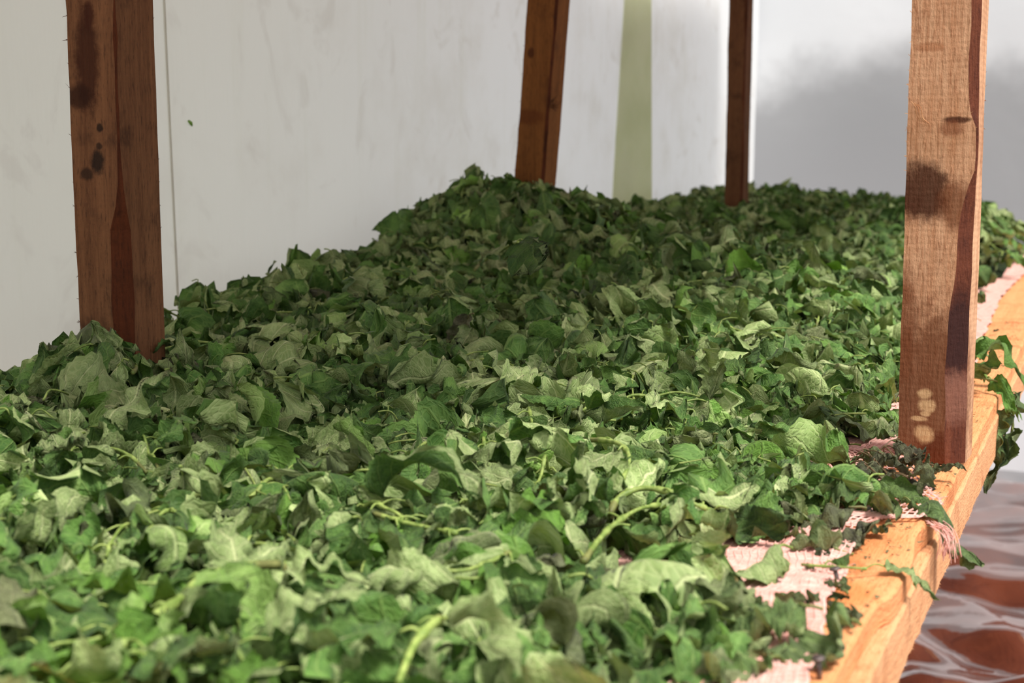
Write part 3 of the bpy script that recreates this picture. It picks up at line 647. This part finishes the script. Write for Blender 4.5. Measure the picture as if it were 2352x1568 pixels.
sprig(HERO[5], .0017, [(.3, 1, .055), (.3, -1, .055), (.9, -1, .06), (.95, 1, .065)], 'straight stem ending in a pale triangular leaf', seed=6, forms=['flat'])
sprig(HERO[6], .0018, [(.1, 1, .05), (.1, -1, .05)], 'short straight stem stub beside a shrivelled brown leaf', seed=7)
sprig(HERO[7], .0015, [(.75, 1, .05), (.8, -1, .05), (1, .2, .055)], 'thin dark stem poking out of the heap before the dark post', seed=8)
sprig(HERO[8], .0019, [(.1, 1, .06), (.4, -1, .055), (.7, 1, .06), (.95, -1, .06)], 'pale straight stem on the slope between the posts', seed=9)
sprig(HERO[9], .002, [(.3, 1, .06), (.5, -1, .06), (.9, .5, .06)], 'pale forked stem lying below the crest of the heap', seed=10)
sprig(HERO[10], .0014, [(.05, 1, .06), (.05, -1, .055), (.5, 1, .045), (.95, .3, .05)], 'thin yellowish stem lying flat at the front with a split tip', seed=11)
sprig(HERO[11], .0016, [(.05, 1, .055), (.5, -1, .06), (.8, 1, .055), (.95, -1, .05)], 'arching thin stem below the dark post', seed=12)
sprig([at(1840, 1296, .656), at(1890, 1300, .656), at(1935, 1302, .657), at(1990, 1306, .655)], .0009, [(.35, 1, .018), (.98, -.05, .040)], 'small pale green sprig stretched across the bare board beside a nail', seed=13, forms=['folded'])
sprig([at(1960, 1125, .660), at(2010, 1130, .662), at(2060, 1142, .658), at(2075, 1148, .657)], .0010, [(.1, 1, .04), (.1, -1, .04), (.97, -.1, .055)], 'dark green sprig reaching over the net and past the board edge', seed=14, forms=['rolled'], dry=.32, val=.4)
# dried clump at the foot of the near post
for k in range(5):
    a = at(1935 + 24 * k, 1088 - 7 * k, .656); b = a + np.array([r.normal(0, .012), r.normal(0, .016), .006])
    sprig([a, (a + b) / 2 + [0, 0, .010], b + [.012, -.01, .002], b + [.022, -.022, -.004]], .0006, [(.3, 1, .024), (.6, -1, .022), (.9, 1, .02), (.1, -1, .026)], ['shrivelled grey-brown sprig, leftmost of the dried tangle at the post foot', 'shrivelled grey-brown sprig, second from left in the tangle at the post foot', 'shrivelled grey-brown sprig in the middle of the tangle at the post foot', 'shrivelled grey-brown sprig, second nearest the post in the dried tangle', 'shrivelled grey-brown sprig touching the foot of the pale post'][k], dry=.95, name='dried_sprig', seed=20 + k, group='dried tangle at the post foot')
# sprig hanging over the rail behind the near post
hx = at(2285, 893, .655)
sprig([hx + [-.05, .01, .006], hx + [-.02, 0, .010], hx + [.010, -.002, .004], hx + [.018, -.004, -.025], hx + [.016, -.008, -.055]], .0012, [(.6, 1, .045), (.72, -1, .05), (.85, 1, .045), (.97, .2, .055)], 'olive wilted sprig hanging down over the rail behind the pale post', dry=.45, rest=False, seed=30)
sprig([hx + [-.10, .10, .012], hx + [-.05, .06, .022], hx + [-.02, .03, .016], hx + [-.005, .005, .006]], .0014, [(.2, 1, .06), (.4, -1, .062), (.6, 1, .06), (.8, -1, .06), (.97, .1, .055)], 'clump of bright wilted leaves lying on the rail behind the pale post', yel=.35, seed=31, forms=['folded', 'rolled'])
# more sprigs among the leaves
k = 0
while k < 105:
    x = r.uniform(-.93, -.20); y = .45 + 2.9 * r.random() ** 1.6
    if not visible_zone(x, y, 40, 20) or x > density(x, y) - .03 or (x > -.33 and y < 1.15) or (x < -.78 and y < 1.15): continue
    a = r.uniform(0, 6.28); ln = r.uniform(.05, .11); cv = r.normal(0, 6); pts = []
    for u in np.linspace(0, 1, 6):
        xx, yy_ = x + math.cos(a) * ln * u * 1, y + math.sin(a) * ln * u; a += cv * ln / 6
        if xx > -.2: xx = -.2 - .1 * (xx + .2)
        pts.append(np.array([xx, yy_, float(heap(xx, yy_)) + .018 + .012 * math.sin(math.pi * u) * r.uniform(.2, 1.2) * (1 if x < -.3 else .4)]))
    nd = r.integers(2, 4); lv = []
    for q in range(nd):
        s_ = (q + .6) / nd
        for sd in (-1, 1):
            if r.random() < .85: lv.append((min(s_, 1), sd, r.uniform(.04, .068)))
    sprig(pts, r.uniform(.0008, .0015), lv, None, seed=100 + k); k += 1

# ------------------------------------------------------------------ which loose leaves show largest: rays from the camera into the heap
VP, FP, owner = [], [], []
nv = 0
def add_proxy(W, who):
    global nv
    n_, m_ = W.shape[:2]; v = W[np.linspace(0, n_ - 1, 5).astype(int)][:, np.linspace(0, m_ - 1, 5).astype(int)].reshape(-1, 3)
    q = grid_quads(5, 5) + nv; VP.append(v); FP.append(q); owner.extend([who] * len(q)); nv += len(v)
for i, sp in enumerate(specs):
    add_proxy(leaf_world(sp, 8, 2)[0], i)
for j, sg in enumerate(sprigs):
    for q, (sp, _) in enumerate(sg['leaves']): add_proxy(leaf_world(sp, 8, 2)[0], -1 - j)
bvh = BVHTree.FromPolygons(np.concatenate(VP).tolist(), np.concatenate(FP).tolist())
hits = np.zeros(len(specs), int); shits = np.zeros(len(sprigs), int)
camv = Vector(CAM)
for py_ in range(400, 1568, 6):
    for px_ in range(3, 2352, 6):
        d = _fw + _rt * (px_ - 1176) / F - _up * (py_ - 784) / F
        hit = bvh.ray_cast(camv, Vector(d))
        if hit[2] is not None:
            o_ = owner[hit[2]]
            if o_ >= 0: hits[o_] += 1
            else: shits[-1 - o_] += 1
order = np.argsort(-hits); chosen = [int(i) for i in order[:300] if hits[i] > 0]
print('leaf hits', hits[order[:5]], hits[order[299]], 'unseen sprigs', int((shits == 0).sum()), 'visible leaves', int((hits > 0).sum()))
cset = set(chosen)

# ------------------------------------------------------------------ the rest of the heap as one mass of leaves
def build_stuff():
    V, Q, A, T_ = [], [], [], []; nv = 0; SV = MB()
    for i, sp in enumerate(specs):
        if i in cset: continue
        d = proj(np.array([sp['x'], sp['y'], SH]))[2]
        n_, m_ = (20, 3) if (d < 1.25 and hits[i]) else (16, 3) if hits[i] else (8, 2)
        W, SS, TT = leaf_world(sp, n_, m_); a, t_ = leaf_attrs(sp, SS, TT)
        V.append(W.reshape(-1, 3)); Q.append(grid_quads(n_ + 1, 2 * m_ + 1) + nv); A.append(a); T_.append(t_); nv += W.shape[0] * W.shape[1]
        if hits[i] and sp['rnd'] < .4: SV.add(*tube(stalk_path(sp, W, m_, sp['L'] * .3), .0007, 3, False))
    V = np.concatenate(V); Q = np.concatenate(Q); A = np.concatenate(A); T_ = np.concatenate(T_)
    o = link('leaf_heap', mesh_np('leaf_heap', V, Q, M['leaf'], True, {'leafuv': A, 'tint': T_}))
    tag(o, 'heap of wilted green leaves piled along the drying rack', 'leaf heap', None, 'stuff')
    sv = np.concatenate(SV.V)
    s_ = link('leaf_stalks', mesh_np('leaf_stalks', sv, np.concatenate(SV.Q), M['stem'], True, {'tint': np.tile([.45, .1, 0, 1], (len(sv), 1))}), o); s_['kind'] = 'stuff'
    # the packed lower leaves, one sheet with the shade of the gaps in its colour
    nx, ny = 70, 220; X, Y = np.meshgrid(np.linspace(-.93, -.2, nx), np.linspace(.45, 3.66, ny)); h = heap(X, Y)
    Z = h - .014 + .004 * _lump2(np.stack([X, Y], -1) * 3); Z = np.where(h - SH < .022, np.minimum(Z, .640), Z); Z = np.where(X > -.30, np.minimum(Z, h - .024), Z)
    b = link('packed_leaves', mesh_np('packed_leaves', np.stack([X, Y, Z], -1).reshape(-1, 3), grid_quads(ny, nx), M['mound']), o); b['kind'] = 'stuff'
    print('stuff tris', len(Q) * 2)
build_stuff()

# ------------------------------------------------------------------ the leaves that can be told apart
def loc_words(x, y):
    rows = [(.62, 'at the very front'), (.76, 'near the front'), (.92, 'before the pale post'), (1.12, 'beside the pale post'), (1.4, 'past the pale post'), (1.75, 'on the rising slope'), (2.3, 'below the crest'), (9, 'at the far end')]
    rw = [t for lim, t in rows if y < lim][0]
    u = (x + .95) / .80
    cl = 'by the wall' if u < .2 else 'wall side' if u < .42 else 'in mid heap' if u < .62 else 'board side' if u < .82 else 'beside the net'
    return rw + ' ' + cl
def tone(sp):
    v, d, yl = sp['tint']
    if d > .55: return 'olive-brown'
    if d > .3: return 'olive'
    if yl > .25: return 'bright green'
    if sp['flip']: return 'pale grey-green' if v > .5 else 'dull grey-green'
    return 'mid-green' if v > .5 else 'dark green'
ORD = ['leftmost', 'second from left', 'third from left', 'fourth from left', 'fifth from left', 'sixth from left', 'seventh from left', 'eighth from left', 'ninth from left', 'tenth from left']
def unique_labels(items):
    """items: (base label, screen x); alike ones are told apart by their order from the left"""
    by = {}
    for i, (b, x) in enumerate(items): by.setdefault(b, []).append((x, i))
    out = [None] * len(items)
    for b, l in by.items():
        l.sort()
        for k_, (_, i) in enumerate(l):
            out[i] = b if len(l) == 1 else b + ', ' + (ORD[k_] if k_ < len(l) - 1 or len(l) > 10 else 'rightmost')
    return out
lab = unique_labels([(f"{'large' if specs[i]['L'] > .066 else 'small' if specs[i]['L'] < .05 else 'medium'} {tone(specs[i])} {specs[i]['form']} leaf {loc_words(specs[i]['x'], specs[i]['y'])}", proj(np.array([specs[i]['x'], specs[i]['y'], .68]))[0]) for i in chosen])
def leaf_object(name, sp, n_, m_, parent=None, off=None, stalk=True):
    W, SS, TT = leaf_world(sp, n_, m_); a, t_ = leaf_attrs(sp, SS, TT)
    c = W.reshape(-1, 3).mean(0) if off is None else np.asarray(off)
    o = link(name, mesh_np(name, W.reshape(-1, 3) - c, grid_quads(n_ + 1, 2 * m_ + 1), M['leaf'], True, {'leafuv': a, 'tint': t_}), parent, c if off is None else None)
    if stalk:
        V, Q, Tn = tube(stalk_path(sp, W, m_, sp['L'] * (.12 + .22 * sp['rnd'])), np.linspace(.0007, .0009, 7), 5)
        s_ = link('leaf_stalk', mesh_np('leaf_stalk', V - c, [Q, Tn], M['stem'], True, {'tint': np.tile([.48, sp['tint'][1] * .8, 0, 1], (len(V), 1))}), o)
    return o
for i, lb in zip(chosen, lab):
    sp = specs[i]
    o = leaf_object('wilted_leaf' if sp['tint'][1] < .55 else 'dried_leaf', sp, 44, 6, stalk=sp['rnd'] < .5)
    tag(o, lb, 'leaf', 'loose leaves on top of the heap')

# ------------------------------------------------------------------ sprigs
def hairs(mb, P, rad, r, n_):
    for _ in range(n_):
        i = r.integers(1, len(P) - 1); d = r.normal(size=3); t = P[i + 1] - P[i]; t /= np.linalg.norm(t); d -= t * (d @ t); d /= np.linalg.norm(d); b = P[i] + t * r.uniform(-1, 1) * .0008 + d * rad * .9; e_ = d * r.uniform(.0008, .0018) + t * r.normal(0, .0003)
        mb.add([b + t * .00009, b - t * .00009, b + e_], T=[(0, 1, 2)])
slab = []
for sg in sprigs:
    if sg['label'] is None:
        c = sg['P'][20]; slab.append((f"{'thick' if sg['rad'] > .0015 else 'thin'}-stemmed green sprig {loc_words(c[0], c[1])}", proj(c)[0]))
    else: slab.append((sg['label'], proj(sg['P'][20])[0]))
slab = unique_labels(slab)
for j, sg in enumerate(sprigs):
    if sg['name'] == 'leafy_sprig' and sg['label'] is None and shits[j] < 4: continue
    r = np.random.default_rng(500 + j); P = sg['P']; base = P[0].copy()
    root = empty(sg['name'], base); tag(root, slab[j], 'sprig', sg['group'] or 'leafy sprigs among the leaves')
    rad = sg['rad'] * np.linspace(1.0, .62, len(P)); mb = MB()
    for (sp, pp) in sg['leaves']:
        i = int(np.argmin(np.linalg.norm(P - pp[0], axis=1))); rad[max(0, i - 1):i + 2] = sg['rad'] * 1.2
    mb.add(*tube(P, rad, 8))
    for (sp, pp) in sg['leaves']: mb.add(*tube(spline(pp + [np.asarray(pp[2]) + (np.asarray(pp[2]) - pp[1]) * .08], 7), np.linspace(sg['rad'] * .5, .0006, 7), 5))
    d = proj(base)[2]
    if d < 1.5 and not sg['dry']: hairs(mb, P, sg['rad'], r, 130)
    V = np.concatenate(mb.V) - base
    tn = np.tile([sg['val'] or .5, sg['dry'], 0, 1], (len(V), 1)); k0 = 5 * 8
    tn[:k0, 1] = np.maximum(tn[:k0, 1], .55)
    link('stem', mesh_np('stem', V, [np.concatenate(mb.Q), np.concatenate(mb.T)], M['stem'], True, {'tint': tn}), root)
    for (sp, pp) in sg['leaves']:
        leaf_object('leaf', sp, 32 if d < 1.6 else 18, 4, root, base, False)

# ------------------------------------------------------------------ single leaves that stand out, dried bits on the net and the board
feat = []
def feature(px_, py_, L, yaw, tx, ty, lift, form, label, name='wilted_leaf', dry=0.0, flip=True, val=.5, yel=0.0, seed=0, wr=.34, b1=None, cr=None):
    r = np.random.default_rng(3000 + seed); q = on_heap([(px_, py_)], lift)[0]; sp = leaf_spec(r, L=L, dry=dry, flat=form); sp['flip'] = flip; sp['wr'] = wr; sp['tint'] = (val, dry if dry else .05, yel)
    if b1 is not None: sp['b1'] = b1
    if cr is not None or dry: sp['cr'] = cr or 2.4; sp['rf'] = 3.0; sp['K'] = sp['K'] * 1.6
    place(sp, q[0], q[1], yaw, tx, ty, lift)
    o = leaf_object(name, sp, 40, 6); tag(o, label, 'leaf', 'single leaves that stand out')
V_ = YAW + R(90)                                           # heading of the view on the shelf
feature(285, 945, .085, V_ - 1.4, .9, 0, .022, 'flat', 'large dark leaf with a turned-back rim, before the dark post', flip=False, val=.40, seed=1, wr=.42)
feature(1120, 1195, .062, V_ + 1.0, .8, .1, .018, 'flat', 'pale triangular leaf with raised veins, tip of the straight stem', seed=2, wr=.42)
feature(1235, 955, .075, V_ + 1.9, .7, 0, .018, 'flat', 'large pale leaf, underside up, in the middle of the heap', seed=3, wr=.42, val=.48)
feature(1470, 945, .072, V_ + 1.6, .7, 0, .018, 'flat', 'broad pale leaf with veins up, right of the middle', seed=4, wr=.42)
feature(1440, 620, .075, V_ + 2.0, .7, 0, .022, 'flat', 'big dull leaf with notched rim on the dark slope below the crest', seed=5, wr=.4, val=.45)
feature(1395, 1075, .06, V_ + 2.6, .9, 0, .014, 'flat', 'pale ribbed leaf standing inside the hairpin stem', seed=6, wr=.42, b1=.2)
feature(1570, 1195, .055, V_ + 3.3, 1.2, .3, .016, 'rolled', 'narrow twisted leaf hanging tip up over the arched stem', seed=7, wr=.26)
feature(1590, 1290, .058, V_ + 2.9, .5, .1, .012, 'drooping', 'pale domed leaf at the edge of the heap above the bare net', seed=8, wr=.42, val=.56)
feature(1725, 1300, .055, V_ + 2.4, .5, .1, .010, 'drooping', 'mid-green crumpled leaf at the heap edge beside the bare net', seed=9, wr=.40, flip=False)
feature(1850, 1120, .07, V_ + 1.4, .5, .1, .012, 'drooping', 'long green leaf drooping onto the net', seed=10, wr=.36, val=.54)
feature(1840, 1050, .075, V_ + 1.2, .6, .1, .014, 'folded', 'bright folded leaf left of the dried tangle', seed=11, yel=.3, wr=.36)
feature(780, 1120, .07, V_ + 2.8, .8, .2, .016, 'folded', 'brownish leaf with pale midrib among green ones, mid front', dry=.62, seed=12, wr=.4)
feature(1880, 1190, .042, V_ + 1.7, .5, 0, .008, 'folded', 'dark olive dried leaf curled beside the bent nail', 'dried_leaf', dry=.85, seed=13)
feature(1955, 1235, .036, V_ - 1.3, .25, .1, .006, 'flat', 'grey-brown dried leaf lying flat from net onto board', 'dried_leaf', dry=.95, seed=14, wr=.38)
feature(1940, 1412, .022, V_ + .2, .2, .2, .004, 'rolled', 'curled olive dried scrap on the bare board', 'dried_leaf', dry=.8, seed=15, wr=.3)
feature(1825, 1382, .026, V_ + 1.6, .3, 0, .005, 'folded', 'dark green dried scrap on the pink net', 'dried_leaf', dry=.45, seed=16, val=.36)
feature(1915, 1345, .016, V_ + 1.0, .3, 0, .005, 'flat', 'small olive scrap at the foot of the standing nail', 'dried_leaf', dry=.6, seed=17)
feature(1820, 1465, .05, V_ + 1.6, .4, 0, .010, 'rolled', 'long crumpled olive leaf at the heap edge near the front', 'dried_leaf', dry=.5, seed=18, val=.66)
feature(1740, 1440, .045, V_ + 1.4, .4, .2, .010, 'folded', 'crumpled olive-green leaf behind the long crumpled one', 'dried_leaf', dry=.4, seed=19, val=.66)
feature(1680, 1530, .034, V_ + 1.9, .3, .2, .006, 'folded', 'grey-green crisp leaf on the net at the very front', 'dried_leaf', dry=.35, seed=20, val=.62)
feature(1700, 1395, .05, V_ - 1.2, .3, .2, .010, 'rolled', 'dark crisp leaf hugging the net near the front', 'dried_leaf', dry=.5, seed=21, val=.55)
feature(2000, 1215, .020, V_ + 1.8, .2, 0, .004, 'flat', 'small crinkled grey leaf on the board past the net', 'dried_leaf', dry=.75, seed=22, wr=.4)
feature(1870, 1250, .03, V_ + 1.8, .3, 0, .006, 'folded', 'small green-grey leaf at the torn net edge', 'dried_leaf', dry=.5, seed=23)
feature(262, 800, .058, V_ + 1.2, .5, .1, .020, 'folded', 'dull green leaf lapping the foot of the dark post', seed=24, val=.42)
feature(350, 760, .052, V_ + 2.6, .7, .1, .022, 'drooping', 'pale drooping leaf at the board-side corner of the dark post foot', seed=25, wr=.36, val=.46)
# scraps and crumbs
r = np.random.default_rng(77); items = []
for k in range(34):
    y = r.uniform(.60, 1.06) if k < 26 else r.uniform(1.5, 1.95); x = r.uniform(-.165, -.118) if k < 26 else r.uniform(-.15, -.115)
    L = r.uniform(.006, .013); sp = leaf_spec(r, L=L, dry=r.uniform(.5, 1.0)); sp['tint'] = (r.uniform(.26, .5), sp['tint'][1], 0); place(sp, x, y, r.uniform(0, 6.28), r.normal(0, .4), r.normal(0, .4), .0035); items.append(sp)
def scrap_where(y): return 'before the nails' if y < .72 else 'beside the standing nail' if y < .82 else 'beside the bent nail' if y < .92 else 'before the post' if y < 1.1 else 'behind the post'
lb = unique_labels([(f"{'dark' if s_['tint'][0] < .36 else 'olive'} {s_['form']} leaf scrap on the board edge {scrap_where(s_['y'])}", proj(np.array([s_['x'], s_['y'], SH]))[0]) for s_ in items])
for sp, l_ in zip(items, lb):
    tag(leaf_object('leaf_scrap', sp, 10, 2, stalk=False), l_, 'leaf scrap', 'dry scraps on the board edge')
mb = MB()
for k in range(900):
    y = .55 + 1.5 * r.random(); x = np.clip(r.normal(-.128, .014), -.17, -.1015 - .008 * (y < .73)); c = np.array([x, y, SH + .0010 + (.0012 if x < float(edge_x(np.array(y))) else 0)]); s_ = r.uniform(.0004, .0014)
    v = c + r.normal(0, 1, (4, 3)) * s_ * [1, 1, .4]; v[:, 2] = np.maximum(v[:, 2], SH + .0004); mb.add(v, T=[(0, 1, 2), (0, 2, 3), (0, 3, 1), (1, 3, 2)])
V = np.concatenate(mb.V)
o = link('leaf_crumbs', mesh_np('leaf_crumbs', V, np.concatenate(mb.T), M['leaf'], False, {'leafuv': np.tile([.4, .7, .3, 1], (len(V), 1)), 'tint': np.tile([.34, .85, 0, 1], (len(V), 1))}))
tag(o, 'dark crumbs of dried leaf sprinkled over the board edge', 'crumbs', None, 'stuff')
# a scrap of green stuck to the sheet wall
mb = MB(); mb.add(*tube([*[[-1 - float(foldL(np.array(1.386 + .8), np.array(.914))) + .0015 + q_, 1.383 + .0035 * j_, .9165 - .003 * j_] for j_, q_ in enumerate((0, .001, 0))]], [.0012, .0022, .0008], 6))
V = np.concatenate(mb.V); o = link('leaf_speck', mesh_np('leaf_speck', V, [np.concatenate(mb.Q), np.concatenate(mb.T)], M['leaf'], True, {'leafuv': np.tile([.4, .7, .3, 1], (len(V), 1)), 'tint': np.tile([.5, 0, 1, 1], (len(V), 1))}))
tag(o, 'tiny bright green fleck stuck to the sheet wall', 'leaf scrap')
